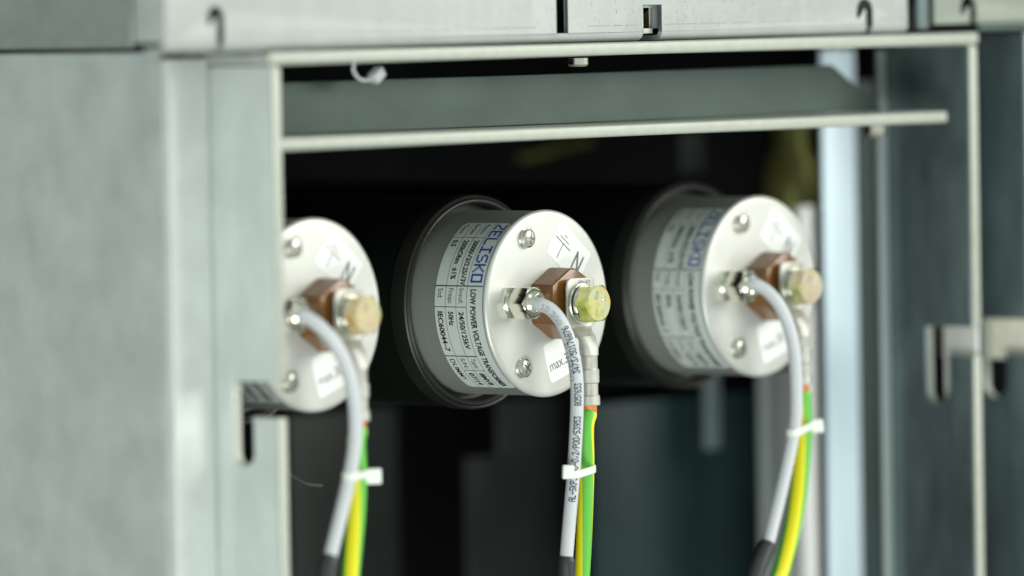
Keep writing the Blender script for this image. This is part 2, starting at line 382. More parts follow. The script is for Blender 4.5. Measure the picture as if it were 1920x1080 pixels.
# bottom edge with notches
outline = [(cx0, cz1)]
bot = [(cx0, cz0)]
for xl, xr, zc, o_ in notches:
    pts = [(xl, cz0)] + list(reversed(o_)) + [(xr, cz0)]
    bot += pts
h2 = (at(1205.5, 45, YC).x, at(1241, 45, YC).x, at(1220, 9, YC).z)
mid = [(h2[0], cz0), (h2[0], h2[2]), (h2[1], h2[2]), (h2[1], cz0)]
bot = bot[:1+len(notches[0][3])+2] + mid + bot[1+len(notches[0][3])+2:]
outline = [(cx0, cz1)] + bot + [(cx1, cz0), (cx1, cz1)]
s1 = (at(1042.5, 30, YC).x, at(1065.5, 30, YC).x, at(1055, 65, YC).z)
holes = [[(s1[0], s1[2]), (s1[1], s1[2]), (s1[1], .160), (s1[0], .160)]]
rootc = empty('upper_cover', (0, YC, cz0)); tag(rootc, 'pale coated cover panel above the opening with slots and hook holes', 'cover panel')
inv = Matrix.Translation(-rootc.location)
o = sheet('panel', outline, holes, CT, lambda p, q, t_: Vector((p, YC+CT/2+t_, q)), [COVER, GALVD], rootc, .0002); o.matrix_parent_inverse = inv
for pf in o.data.polygons:
    if abs(pf.normal.x) > .5 and cx0+.001 < pf.center.x < cx1-.001: pf.material_index = 1  # slot walls take the darkened tone in place of dark reflections
# pencil-like crease above the bend, broken and uneven, and a few scuffs
bm = bmesh.new(); rnd = random.Random(3); zl = at(1130, 48.5, YC).z; x = cx0+.004
while x < cx1-.004:
    l = rnd.uniform(.004, .016); x2 = min(x+l, cx1-.002)
    if not any(a_-.0005 < x2 and x < b_+.0005 for a_, b_ in ((s1[0], s1[1]), (h2[0], h2[1]), (notches[0][0]-.009, notches[0][1]), (notches[1][0]-.009, notches[1][1]))):
        hh = rnd.uniform(.00005, .00014); put(bm, rect_poly(x, x2, zl-hh, zl+hh), lambda p, q: Vector((p, YC-.00006, q)))
    x = x2+rnd.uniform(.0003, .004)
for k in range(260):
    px_, pz_ = rnd.uniform(-.16, .20), rnd.uniform(cz0+.0005, ZT+.018)
    if any(a_-.001 < px_ < b_+.001 for a_, b_ in ((s1[0], s1[1]), (h2[0], h2[1]))): continue
    w_, h_ = rnd.uniform(.00004, .00012), rnd.uniform(.0001, .0009)
    put(bm, rect_poly(px_-w_, px_+w_, pz_-h_, pz_+h_), lambda p, q: Vector((p, YC-.00005, q)))
o = obj('scratches', bm, MARK, rootc, None, False); o.matrix_parent_inverse = inv; o['kind'] = 'stuff'
# rolled bottom bend between the notches
def bend(xa, xb):
    bm = bmesh.new(); R = .0038; n = 8
    for sgn in (0,):
        outer = [(YC+R-R*math.cos(math.pi/2*k/n), cz0-R*math.sin(math.pi/2*k/n)) for k in range(n+1)]+[(YC+.012, cz0-R)]
        inner = [(YC+.012, cz0-R+CT)]+[(YC+R-(R-CT)*math.cos(math.pi/2*k/n), cz0-(R-CT)*math.sin(math.pi/2*k/n)) for k in range(n, -1, -1)]
        pr_ = outer+inner
        rings(bm, [[Vector((x, y, z)) for y, z in pr_] for x in (xa, xb)])
    o = obj('bottom_bend', bm, COVER, rootc); o.matrix_parent_inverse = inv
xs = [cx0, notches[0][0], notches[0][1], h2[0], h2[1], notches[1][0], notches[1][1], cx1]
for k in range(0, 8, 2): bend(xs[k], xs[k+1])
bm = bmesh.new(); box(bm, cx0, cx0+CT, YC+CT+.0001, YC+.018, cz0+.0005, cz1, .0004); o = obj('return_edge', bm, GALV, rootc); o.matrix_parent_inverse = inv
# sheet behind the cover, seen through its holes
yb2 = YC+.0052
k0, k1, kt, kb = at(1202, 40, yb2).x, at(1221, 40, yb2).x, at(1214, 13, yb2).z, at(1214, 63, yb2).z
j0, j1 = at(1035, 40, yb2).x, at(1070, 40, yb2).x
sheet_o = sheet('backing_strip', [(.0, .160), (.0, cz0+.0012), (.060, cz0+.0012), (.060, .160)],
      [[(k0, kb), (k1, kb), (k1, kt), (k0, kt)]], .002, lambda p, q, t_: Vector((p, yb2+t_, q)), GALV, None, .0003)
tag(sheet_o, 'grey strip behind the small window in the upper cover', 'backing strip')
bm = bmesh.new(); pc = at(1217, 37, yb2+.006)
prof = [(0, 8), (3, 18), (8, 20), (13, 18), (16, 8)]
rs = [[pc+Vector((d*U, r_*U*math.cos(2*math.pi*k/32), r_*U*math.sin(2*math.pi*k/32))) for k in range(32)] for d, r_ in prof]; rings(bm, rs)
tag(obj('brass_disc', bm, GOLD), 'small round brass disc inside the little window in the upper cover', 'disc')
# hooks behind the J slots: grey tongue showing in the slot's lower run
for px, lab in ((404, 'left'), (1621, 'right')):
    bm = bmesh.new(); p = at(px+11, 60, YC+.008)
    box(bm, p.x-.0012, p.x+.0055, YC+.006, YC+.008, cz0-.001, at(px, 48, YC+.008).z, .0006)
    tag(obj('hook_tongue', bm, GREYR), f'blue grey tongue in the hook shaped slot near the {lab} end of the upper cover', 'tongue', 'tongues behind the hook slots')
# dark top backing behind slot and covers
bm = bmesh.new(); box(bm, cx0+.004, .40, YC+.020, YC+.022, ZT+.001, .24); tag(obj('inner_partition', bm, DARK), kind='structure')
# neighbouring cover to the right
nx0 = at(1722, 30, YC+.002).x
rootn = empty('upper_cover', (nx0, YC, cz0)); tag(rootn, 'duller cover panel past the dark gap, top right corner', 'cover panel'); inv = Matrix.Translation(-rootn.location)
COVD = mat('coated_cover_dull', (.27, .30, .255), .5, .3, noise=70, var=.07)
xg = at(1753, 30, YC).x
bm = bmesh.new(); box(bm, nx0, xg-.0022, YC+.002, YC+.004, cz0-.002, cz1, .0004); o = obj('edge_strip', bm, BARM, rootn); o.matrix_parent_inverse = inv
o_, xr, xl, zc = hook_hole(1816, -9)
sheet_o = sheet('panel', [(xg, cz1), (xg, cz0), (xl, cz0)]+list(reversed(o_))+[(xr, cz0), (.40, cz0), (.40, cz1)], [], CT, lambda p, q, t_: Vector((p, YC+CT/2+t_, q)), COVD, rootn, .0002); sheet_o.matrix_parent_inverse = inv
bm = bmesh.new(); box(bm, XE+.002, .5, YC-.0005, YC+.0018, ZT+.0005, cz0-.0008, .0005); o = obj('bottom_bend', bm, CHAN, rootn); o.matrix_parent_inverse = inv

# things inside, behind the transformers
def strip(name, pxa, pxb, pyt, pyb, Y, material, label, cat, thick=.003, group=None):
    bm = bmesh.new(); ym = (pyt+pyb)/2; a_ = at(pxa, ym, Y); b_ = at(pxb, ym, Y); xm = (pxa+pxb)/2
    box(bm, a_.x, b_.x, Y, Y+thick, at(xm, pyb, Y).z, at(xm, pyt, Y).z, .0006)
    return tag(obj(name, bm, material), label, cat, group)
strip('vertical_rail', 1549, 1611, 92, 1200, .085, STRIP, 'wide pale blue upright strip right of the right transformer', 'rail', .002)
strip('vertical_rail', 1504, 1531, 386, 1200, .110, WHITER, 'narrow whitish upright rail just behind the right transformer', 'rail')
strip('vertical_rail', 1432, 1468, 690, 1200, .160, GREYR, 'grey upright rail showing below the right transformer', 'rail')
strip('vertical_rail', 1472, 1500, 690, 1200, .170, PALE, 'slim light grey rail between the grey rail and the whitish rail', 'rail')
strip('gap_shade_strip', 1614, 1668, 150, 1250, .105, SHADOWP, 'added dark green strip toning the dark gap between the pale blue strip and the right upright sheet', 'back panel')  # strip added to give the dark gap its deep teal shade
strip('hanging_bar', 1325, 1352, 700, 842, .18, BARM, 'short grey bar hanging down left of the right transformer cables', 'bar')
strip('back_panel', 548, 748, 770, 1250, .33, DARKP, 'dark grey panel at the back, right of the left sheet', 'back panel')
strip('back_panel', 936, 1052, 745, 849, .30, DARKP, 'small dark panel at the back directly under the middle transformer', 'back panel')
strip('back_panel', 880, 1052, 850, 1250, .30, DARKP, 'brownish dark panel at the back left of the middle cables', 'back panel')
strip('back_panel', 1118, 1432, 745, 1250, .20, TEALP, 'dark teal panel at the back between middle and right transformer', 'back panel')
strip('hanging_bracket', 1278, 1322, 250, 322, .20, DARKP, 'dim grey bracket high up left of the brass insulator', 'bracket')
# olive fitting above right cap
bm = bmesh.new(); c0 = at(1487, 400, .16)
prof = [(-.004, .006), (.0, .012), (.010, .0145), (.026, .0135), (.034, .009), (.048, .0095)]
rs = [[Vector((c0.x+r_*math.cos(2*math.pi*k/40), c0.y+r_*math.sin(2*math.pi*k/40), c0.z+z)) for k in range(40)] for z, r_ in prof]; rings(bm, rs)
tag(obj('brass_insulator', bm, OLIVE), 'blurred olive yellow fitting above the right transformer', 'fitting')
bm = bmesh.new(); pth = smoothpath([at(975, 296, .30), at(1010, 289, .30), at(1060, 274, .30), at(1105, 262, .30)], .004); tube(bm, pth, .0022, 12)
tag(obj('thin_wire', bm, OLIVE), 'dim olive wire crossing under the channel above the middle transformer', 'wire')
bm = bmesh.new(); pth = smoothpath([at(525, 880, .03), at(548, 893, .03), at(575, 908, .03), at(604, 911, .03)], .002); tube(bm, pth, .0006, 8)
tag(obj('thin_wire', bm, DARKP), 'fine grey wire end poking out beside the left upright sheet', 'wire')

# small bolts and tie tail under the shelf
def vbolt(px, py, Y, R, h, material, label):
    bm = bmesh.new(); c = at(px, py, Y); 
    prof = [(0, R), (-h*.75, R), (-h, R*.8)]
    rs = [[Vector((c.x+r_*math.cos(2*math.pi*k/24), c.y+r_*math.sin(2*math.pi*k/24), c.z+z)) for k in range(24)] for z, r_ in prof]; rings(bm, rs)
    tag(obj('bolt_end', bm, material), label, 'bolt')
vbolt(1084, 109, -.026, .0046, .0037, NICKEL, 'pale round bolt end under the top edge above the middle transformer')
vbolt(1640, 231, -.012, .0052, .0065, NICKEL, 'yellowish bolt end under the channel at its right end')
root = empty('cable_tie_tail', at(690, 135, -.01)); tag(root, 'white nylon cable tie end curling under the top edge', 'cable tie')
inv = Matrix.Translation(-root.location)
bm = bmesh.new(); pth = smoothpath([at(664, 118, -.012), at(663, 133, -.012), at(674, 148, -.012), at(690, 150, -.012), at(703, 144, -.012)], .0008); tube(bm, pth, .0008, 10); o = obj('strap', bm, GREY, root); o.matrix_parent_inverse = inv  # cable grey on the white tie paints in the shade under the shelf
bm = bmesh.new(); c = at(706, 141, -.012); box(bm, -.0034, .0034, -.0025, .0025, -.0024, .0024, .0007); bmesh.ops.rotate(bm, verts=bm.verts, matrix=Matrix.Rotation(math.radians(-35), 3, 'Y')); bmesh.ops.translate(bm, verts=bm.verts, vec=c)
o = obj('head', bm, GREY, root); o.matrix_parent_inverse = inv

# ------------------------------------------------------------------ the voltage transformer
def boolean_diff(bm, cut):
    for q in (bm, cut): bmesh.ops.scale(q, verts=q.verts, vec=(1000, 1000, 1000))
    m1 = bpy.data.meshes.new('a'); bmesh.ops.recalc_face_normals(bm, faces=bm.faces); bm.to_mesh(m1)
    m2 = bpy.data.meshes.new('b'); bmesh.ops.recalc_face_normals(cut, faces=cut.faces); cut.to_mesh(m2)
    a_ = bpy.data.objects.new('a', m1); b_ = bpy.data.objects.new('b', m2); COL.objects.link(a_); COL.objects.link(b_)
    md = a_.modifiers.new('x', 'BOOLEAN'); md.operation = 'DIFFERENCE'; md.object = b_; md.solver = 'EXACT'; md.use_self = True
    me = bpy.data.meshes.new_from_object(a_.evaluated_get(bpy.context.evaluated_depsgraph_get()))
    bpy.data.objects.remove(a_); bpy.data.objects.remove(b_)
    out = bmesh.new(); out.from_mesh(me); bmesh.ops.scale(out, verts=out.verts, vec=(.001, .001, .001)); return out
def make_transformer():
    T = empty('voltage_transformer')
    bm = bmesh.new(); lathe(bm, [(-1350, 150), (-1350, 199), (-214, 199), (-214, 150)], seg=96); obj('insulator_tube', bm, BLACK, T)
    bm = bmesh.new(); lathe(bm, [(-214, 178), (-214, 203), (-186, 203.5), (-180, 202.5), (-177.5, 200), (-178.5, 197.6), (-180.5, 196.8), (-178, 195.5), (-175, 193.2), (-174.5, 190.5), (-176.5, 187.5), (-181, 186.2), (-205, 184), (-206, 176)], seg=160)
    obj('mounting_collar', bm, RIMM, T, 25)
    bm = bmesh.new(); lathe(bm, [(-212, 173.6), (-9.4, 173.6), (-9.4, 150)], seg=160); obj('housing', bm, HOUS, T)
    bm = bmesh.new(); lathe(bm, [(-9.2, 150), (-9.2, 175.2), (-8.4, 176), (-6.5, 176), (-3.6, 174.9), (-1.5, 172.4), (-.4, 169.2), (0, 165), (0, 60), (0, 1)], seg=160); obj('end_cap', bm, CAP, T, 30)
    for (a, b, rot) in ((-60.5, 124.5, 8), (-76, -117, 38)):
        bm = bmesh.new(); lathe(bm, [(-2, 14), (.5, 17.4), (6.5, 18), (9.5, 17.2), (11.8, 14.5), (13, 10.5), (13.4, 5), (13.5, .5)], a, b, 48)
        cut = bmesh.new()
        for k in (0, 90):
            c2 = bmesh.new(); box(c2, -10.5*U, 10.5*U, -20*U, -8.2*U, -2.0*U, 2.0*U); 
            bmesh.ops.rotate(c2, verts=c2.verts, matrix=Matrix.Rotation(math.radians(rot+k), 3, 'Y'), cent=(0, 0, 0))
            bmesh.ops.translate(c2, verts=c2.verts, vec=(a*U, 0, b*U))
            me = bpy.data.meshes.new('x'); c2.to_mesh(me); cut.from_mesh(me); c2.free()
        o = obj('screw', boolean_diff(bm, cut), RIB, T, 30)
        bm = bmesh.new(); lathe(bm, [(.02, 19.5), (1.2, 19.2), (1.3, 10)], a, b, 40); obj('washer', bm, RIB, o)
    # name plate wrapped on the housing
    A0, RL = 61.6, 174.1; K = math.pi/180*174
    def onh(s, t_, lift=0.):           # s units along the arc from the top edge, t units back from the front edge
        ph = math.radians(A0)-s/174; r_ = RL+lift; return W(-r_*math.cos(ph), r_*math.sin(ph), -(12+t_))
    SL = 124.6*K; TL = 117.
    bm = bmesh.new(); n = 60; vsA = []; vsB = []
    for i in range(n+1):
        s = SL*i/n; cr = 8; e_ = min(s, SL-s); ins = cr-math.sqrt(max(0, cr*cr-(cr-min(e_, cr))**2))
        vsA.append(bm.verts.new(onh(s, ins))); vsB.append(bm.verts.new(onh(s, TL-ins)))
    for i in range(n): bm.faces.new((vsA[i], vsA[i+1], vsB[i+1], vsB[i]))
    NP = obj('name_plate', bm, LABEL, T)
    D = [d*K for d in (0, 14.6, 48.6, 61.6, 94, 105.7, 124.6)]; R_ = [0, .33*TL, .55*TL, .775*TL, TL]
    bm = bmesh.new()
    def line(s0, s1, t0, t1):
        nn = max(1, int((s1-s0)/6)); put(bm, rect_poly(s0, s1, t0, t1, nn, 1), lambda x, y: onh(x, y, .25))
    for t_ in R_[1:4]: line(0 if t_ > 0 else 0, SL, t_-.45, t_+.45)
    line(D[1]-.5, D[1]+.5, R_[1], TL); line(D[2]-1, D[2]+1, 0, TL); line(D[3]-.6, D[3]+.6, R_[1], TL)
    line(D[4]-1, D[4]+1, R_[1], TL); line(D[5]-.6, D[5]+.6, R_[1], R_[3])
    def tx(s, s0, s1, t0, t1, bold=0.):   # cap tops at t0, baseline at t1
        put(bm, fit(text_poly(s, bold), s0, s1, -t1, -t0), lambda x, y: onh(x, -y, .3))
    def rowt(i, h=12.5): c = (R_[i]+R_[i+1])/2; return c-h/2, c+h/2
    tx('LOW POWER VOLTAGE TRANSFORMER', D[2]+6, D[6]-7, 15.5, 29, .035)
    for i, (k1, v1, e1, k2, v2, e2, k3, v3, e3) in enumerate((('Ratio:', '20000/√3//3.25/√3V', .99, 'Insul:', '24/50/125kV', .84, 'Type:', '8MV8', .88),
            ('Burden:', '200kOhm  ±1%', .88, 'Frequ:', '50Hz', .36, 'S/N:', '07/14', .88), ('Class:', '0.5', .22, 'Std:', 'IEC60044–7', .90, '', 'DUMMY', 1))):
        a_, b_ = rowt(i+1)
        f_ = lambda p, q, x: p+(q-p)*x
        tx(k1, f_(D[0], D[1], .14), f_(D[0], D[1], .82), a_+.5, b_-.5); tx(v1, f_(D[1], D[2], .07), f_(D[1], D[2], e1), a_, b_, .03)
        tx(k2, f_(D[2], D[3], .13), f_(D[2], D[3], .13+.12*len(k2)), a_, b_); tx(v2, f_(D[3], D[4], .09), f_(D[3], D[4], e2), a_, b_, .03)
        if k3: tx(k3, f_(D[4], D[5], .14), f_(D[4], D[5], .85), a_+.5, b_-.5); tx(v3, f_(D[5], D[6], .12), f_(D[5], D[6], e3*.92), a_, b_, .03)
        else: tx(v3, f_(D[4], D[6], .08), f_(D[4], D[6], .70), a_, b_, .008)
    obj('lettering', bm, INK, NP, None)
    bm = bmesh.new(); po = pixel_poly('ZELISKO', 1.12, True); vs = [(6+x/41*(D[2]-13), y) for x, y in po[0]]
    po2 = [(v[0], v[1]) for v in vs]
    put(bm, (po2, po[1]), lambda x, y: onh(x, 5+(7-y)/7*28, .32)); obj('brand_lettering', bm, INKB, NP, None)
    # stickers on the end cap
    def onc(o_, ang, lift):
        ca, sa = math.cos(math.radians(ang)), math.sin(math.radians(ang))
        return lambda x, y: W(o_[0]+x*ca-y*sa, o_[1]+x*sa+y*ca, lift)
    # earth sticker: origin at its top corner, x along the long edge, y up
    g = onc((41.5, 154.6), -37.5, .35)
    bm = bmesh.new(); put(bm, rect_poly(0, 110, -72, 0, rad=8), g); ES = obj('earth_sticker', bm, STICK, T, None)
    g2 = onc((41.5, 154.6), -37.5, .6); bm = bmesh.new()
    for q in ((5, 56, -32.6, -30.4), (16, 46, -24.2, -22.2), (25, 36, -16.8, -14.8), (30.6, 32.6, -64, -31)): put(bm, rect_poly(*q), g2)
    put(bm, fit(text_poly('N', .012), 74, 97, -56, -16), g2); obj('lettering', bm, INKG, ES, None)
    g = onc((-17.6, -79.2), 17.5, .35)
    bm = bmesh.new(); put(bm, rect_poly(0, 100, -76, 0, rad=8), g); TS = obj('torque_sticker', bm, STICK, T, None)
    g2 = onc((-17.6, -79.2), 17.5, .6); bm = bmesh.new()
    put(bm, fit(text_poly('max.30', .0), 7, 74, -54, -34), g2); obj('lettering', bm, INKG, TS, None)
    # brown insulating block
    A, B = 15.4, 1.0
    poly = [(-62, 36), (-8, 66), (10, 66), (62, 36), (62, -36), (10, -68), (-8, -68), (-62, -36)]
    bm = bmesh.new()
    def pr_(sc_, d): return [W(A+x*sc_, B+y*sc_, d) for x, y in poly]
    rings(bm, [pr_(1.0, .02), pr_(.985, 47), pr_(.955, 50.5), pr_(.88, 52)])
    for v in bm.verts: pass
    bmesh.ops.recalc_face_normals(bm, faces=bm.faces)
    es = [e for e in bm.edges if abs((e.verts[0].co-e.verts[1].co).y) > 30*U]
    bmesh.ops.bevel(bm, geom=es, offset=2.5*U, segments=2, affect='EDGES')
    obj('insulating_block', bm, BROWN, T, 25)
    bm = bmesh.new(); lathe(bm, [(52.1, 26), (62, 26), (62, 10)], A, B, 48); obj('brass_insert', bm, BOLT, T)
    # washers and bolt (the cable lug sits between insert and washer)
    bm = bmesh.new(); lathe(bm, [(70.2, 12), (70.2, 38.5), (71, 39.5), (75, 39.5), (76, 38.5), (76, 12)], A, B, 64); obj('flat_washer', bm, ZINC, T)
    bm = bmesh.new(); seg = 60; rs = []
    for k in range(seg+1):
        ph = math.radians(215)+2*math.pi*(k/seg)*.985; z = 76.3+2.2*k/seg
        rs.append([W(A+r_*math.cos(ph), B+r_*math.sin(ph), z+dz) for r_, dz in ((20, 0), (34, 0), (35, 1), (35, 6), (34, 7), (20, 7))])
    rings(bm, rs); obj('spring_washer', bm, ZINC, T, 40)
    bm = bmesh.new(); hexnut(bm, A, B, 85.8, 113, 38.5, math.radians(3)); BO = obj('terminal_bolt', bm, BOLT, T, 14)
    bm = bmesh.new()
    g2 = lambda x, y: W(A+x, B+y, 113.5)
    for s, cx, cy, dot in (('8.8', 1, -17, 1.),):
        po = pixel_poly(s, .8); put(bm, ([((x-8.5)*1.35+cx, (y-3.5)*1.9+cy) for x, y in po[0]], po[1]), g2)
    put(bm, fit(text_poly('//', .03), -12, 0, 8, 24), g2); put(bm, fit(text_poly('8', .03), 12, 20, 4, 20), g2)
    r_ = bmesh.ops.extrude_face_region(bm, geom=bm.faces[:]); bmesh.ops.translate(bm, verts=[v for v in r_['geom'] if isinstance(v, bmesh.types.BMVert)], vec=(0, .4*U, 0))
    obj('head_marking', bm, NICKEL, BO, None)
    # cable gland
    GA, GB = -108, 6.5
    G = obj('cable_gland', (lambda b_: (lathe(b_, [(.02, 12), (.02, 24), (34, 24), (34, 12)], GA, GB, 48), b_)[1])(bmesh.new()), NICKEL, T)
    bm = bmesh.new(); hexnut(bm, GA, GB, .3, 9.5, 33, math.radians(0), flatr=1.); obj('lock_nut', bm, NICKEL, G, 14)
    bm = bmesh.new(); lathe(bm, [(9.7, 26), (12, 28), (14, 26), (17, 28), (20, 26.5), (22, 27), (22, 12)], GA, GB, 48); obj('thread', bm, ZINC, G)
    bm = bmesh.new(); hexnut(bm, GA, GB, 24, 60, 33.5, math.radians(0), backch=True, flatr=1.); obj('gland_nut', bm, NICKEL, G, 14)
    bm = bmesh.new(); lathe(bm, [(60.1, 28.5), (62, 28), (68, 23), (71, 19.5), (72, 17.5), (70, 15.5), (62, 15)], GA, GB, 64); obj('gland_dome', bm, NICKEL, G, 45)
    return T
def copy_tree(o, parent=None):
    c = o.copy(); COL.objects.link(c); c.parent = parent
    for ch in list(o.children): copy_tree(ch, c)
    return c
T0 = make_transformer()
posL = at(593, 591, 0); posR = at(1427, 537, 0); posC = Vector((0, 0, 0))
TR = [T0, copy_tree(T0), copy_tree(T0)]
for o, p, l in zip(TR, (posC, posL, posR), ('middle transformer, sharply in focus, with its full name plate and round silver end cap visible',
        'left transformer, round silver end cap partly hidden behind the upright sheet', 'right transformer, blurred, with a rosy bolt head beside the pale rails')):
    o.location = p; tag(o, l, 'voltage transformer', 'low power voltage transformers in a row')
for o, mt in ((TR[1], BOLTO), (TR[2], BOLTP)):
    for ch in o.children:
        if ch.name.startswith('terminal_bolt'):
            ch.data = ch.data.copy(); ch.data.materials[0] = mt

# ------------------------------------------------------------------ cables
def poly_len(path):
    L = [0]
    for a_, b_ in zip(path, path[1:]): L.append(L[-1]+(b_-a_).length)
    return L
def on_tube(path, rad):
    fr = frames(path); L = poly_len(path)
    def fn(s, ang):
        s = max(0, min(L[-1]-1e-6, s)); i = 0
        lo, hi = 0, len(L)-1
        while hi-lo > 1:
            mid_ = (lo+hi)//2
            if L[mid_] <= s: lo = mid_
            else: hi = mid_
        k = (s-L[lo])/max(1e-9, L[lo+1]-L[lo]); A_, B_ = fr[lo], fr[lo+1]
        p = A_[0].lerp(B_[0], k); n_ = A_[2].lerp(B_[2], k).normalized(); b_ = A_[3].lerp(B_[3], k).normalized()
        return p+(n_*math.cos(ang)+b_*math.sin(ang))*rad
    return fn, L
def make_cable(base, pts, rad, split, label):
    P = [at(x, y, -d*U) for x, y, d in pts]
    path = smoothpath(P, 3*U)
    k = min(range(len(path)), key=lambda i: abs(i-next((j for j, q in enumerate(path) if (q-P[split]).length < 4*U), len(path)-1)))
    root = empty('signal_cable', P[0]); tag(root, label, 'cable', 'grey cables leaving the glands'); inv = Matrix.Translation(-root.location)
    bm = bmesh.new(); tube(bm, path[:k+6], rad, 40); o = obj('cable_jacket', bm, GREY, root); o.matrix_parent_inverse = inv
    bm = bmesh.new(); fr = path[k:]; n = len(fr)
    tube(bm, fr, lambda t_: rad*1.36 if (t_ > .02) else rad*1.18, 32); s_ = obj('heat_shrink_sleeve', bm, RUBBER, root); s_.matrix_parent_inverse = inv
    return root, path, inv, o
Rc = 12.6*U
cC, pathC, invC, jac = make_cable(TR[0], [(1004, 570, 64), (1014, 571, 76), (1032, 580, 92), (1050, 600, 108), (1066, 634, 120), (1076, 672, 126), (1081.5, 712, 128), (1082, 760, 127), (1079, 830, 124), (1075, 890, 122), (1069, 960, 119), (1062, 1046, 117), (1061, 1090, 117), (1060, 1300, 117)], Rc, 11,
    'grey cable of the middle transformer with dark printing, curving down')
cL, _, _, _ = make_cable(TR[1], [(559, 589, 64), (570, 592, 76), (592, 606, 94), (617, 630, 110), (640, 664, 120), (656, 706, 126), (665, 760, 128), (666, 820, 126), (657, 885, 124), (640, 960, 121), (619, 1045, 119), (611, 1085, 119), (590, 1300, 119)], Rc*1.0, 10,
    'grey cable of the left transformer, blurred, leaning left at the bottom')
cR, _, _, _ = make_cable(TR[2], [(1404, 532, 64), (1415, 533, 76), (1437, 545, 94), (1458, 568, 110), (1475, 602, 120), (1487, 645, 126), (1492, 700, 128), (1493, 750, 126), (1490, 800, 124), (1472, 890, 121), (1449, 985, 119), (1440, 1018, 119), (1412, 1095, 119), (1370, 1300, 119)], Rc*.98, 11,
    'grey cable of the right transformer, blurred, swinging left into a black sleeve')
# printing on the middle cable
fn, L = on_tube(pathC, Rc+.25*U)
def s_at(py):    # arc length where the cable passes that height of the picture
    best = None
    for i, p in enumerate(pathC):
        v = p-CAM; y = 540-F*v.dot(up)/v.dot(fw)
        if best is None or abs(y-py) < best[0]: best = (abs(y-py), L[i])
    return best[1]
bm = bmesh.new()
def cprint(s, ya, yb, off, h, dot=1.15, rev=True):
    sa, sb = s_at(ya), s_at(yb); po = pixel_poly(s, dot); n = len(s)*6-1
    put(bm, po, lambda x, y: fn(sa+(sb-sa)*x/n, off+(y-3.5)/7*h/12.6))
SG = 1
for s, ya, yb, off in (('AL-SKP3440-0,2/P00/S3953', 940, 780, .12), ('8057653', 761, 718, .12), ('3473/50176876', 700, 614, .10)):
    sa, sb = s_at(ya), s_at(yb); po = pixel_poly(s, 1.45); n = len(s)*6-1
    put(bm, po, lambda x, y: fn(sa+(sb-sa)*x/n, -(off-(y-3.5)/7*13.5/12.6)))
o = obj('printing', bm, INKN, cC, None, False); o.matrix_parent_inverse = invC
bm = bmesh.new()
for s, sa, sb, off in (('10', 4, 20, .25), ('308', 28, 55, .35), ('P:0450', 92, 165, .85)):
    s0, s1_ = sa*U, sb*U
    base = s_at(571)
    po = pixel_poly(s, .8); n = len(s)*6-1
    put(bm, po, lambda x, y: fn(base+s0+(s1_-s0)*x/n, off-(y-3.5)/7*11/12.6))
o = obj('printing', bm, INKG, cC, None, False); o.matrix_parent_inverse = invC; o['label'] = 'faint grey dotted printing near the gland'

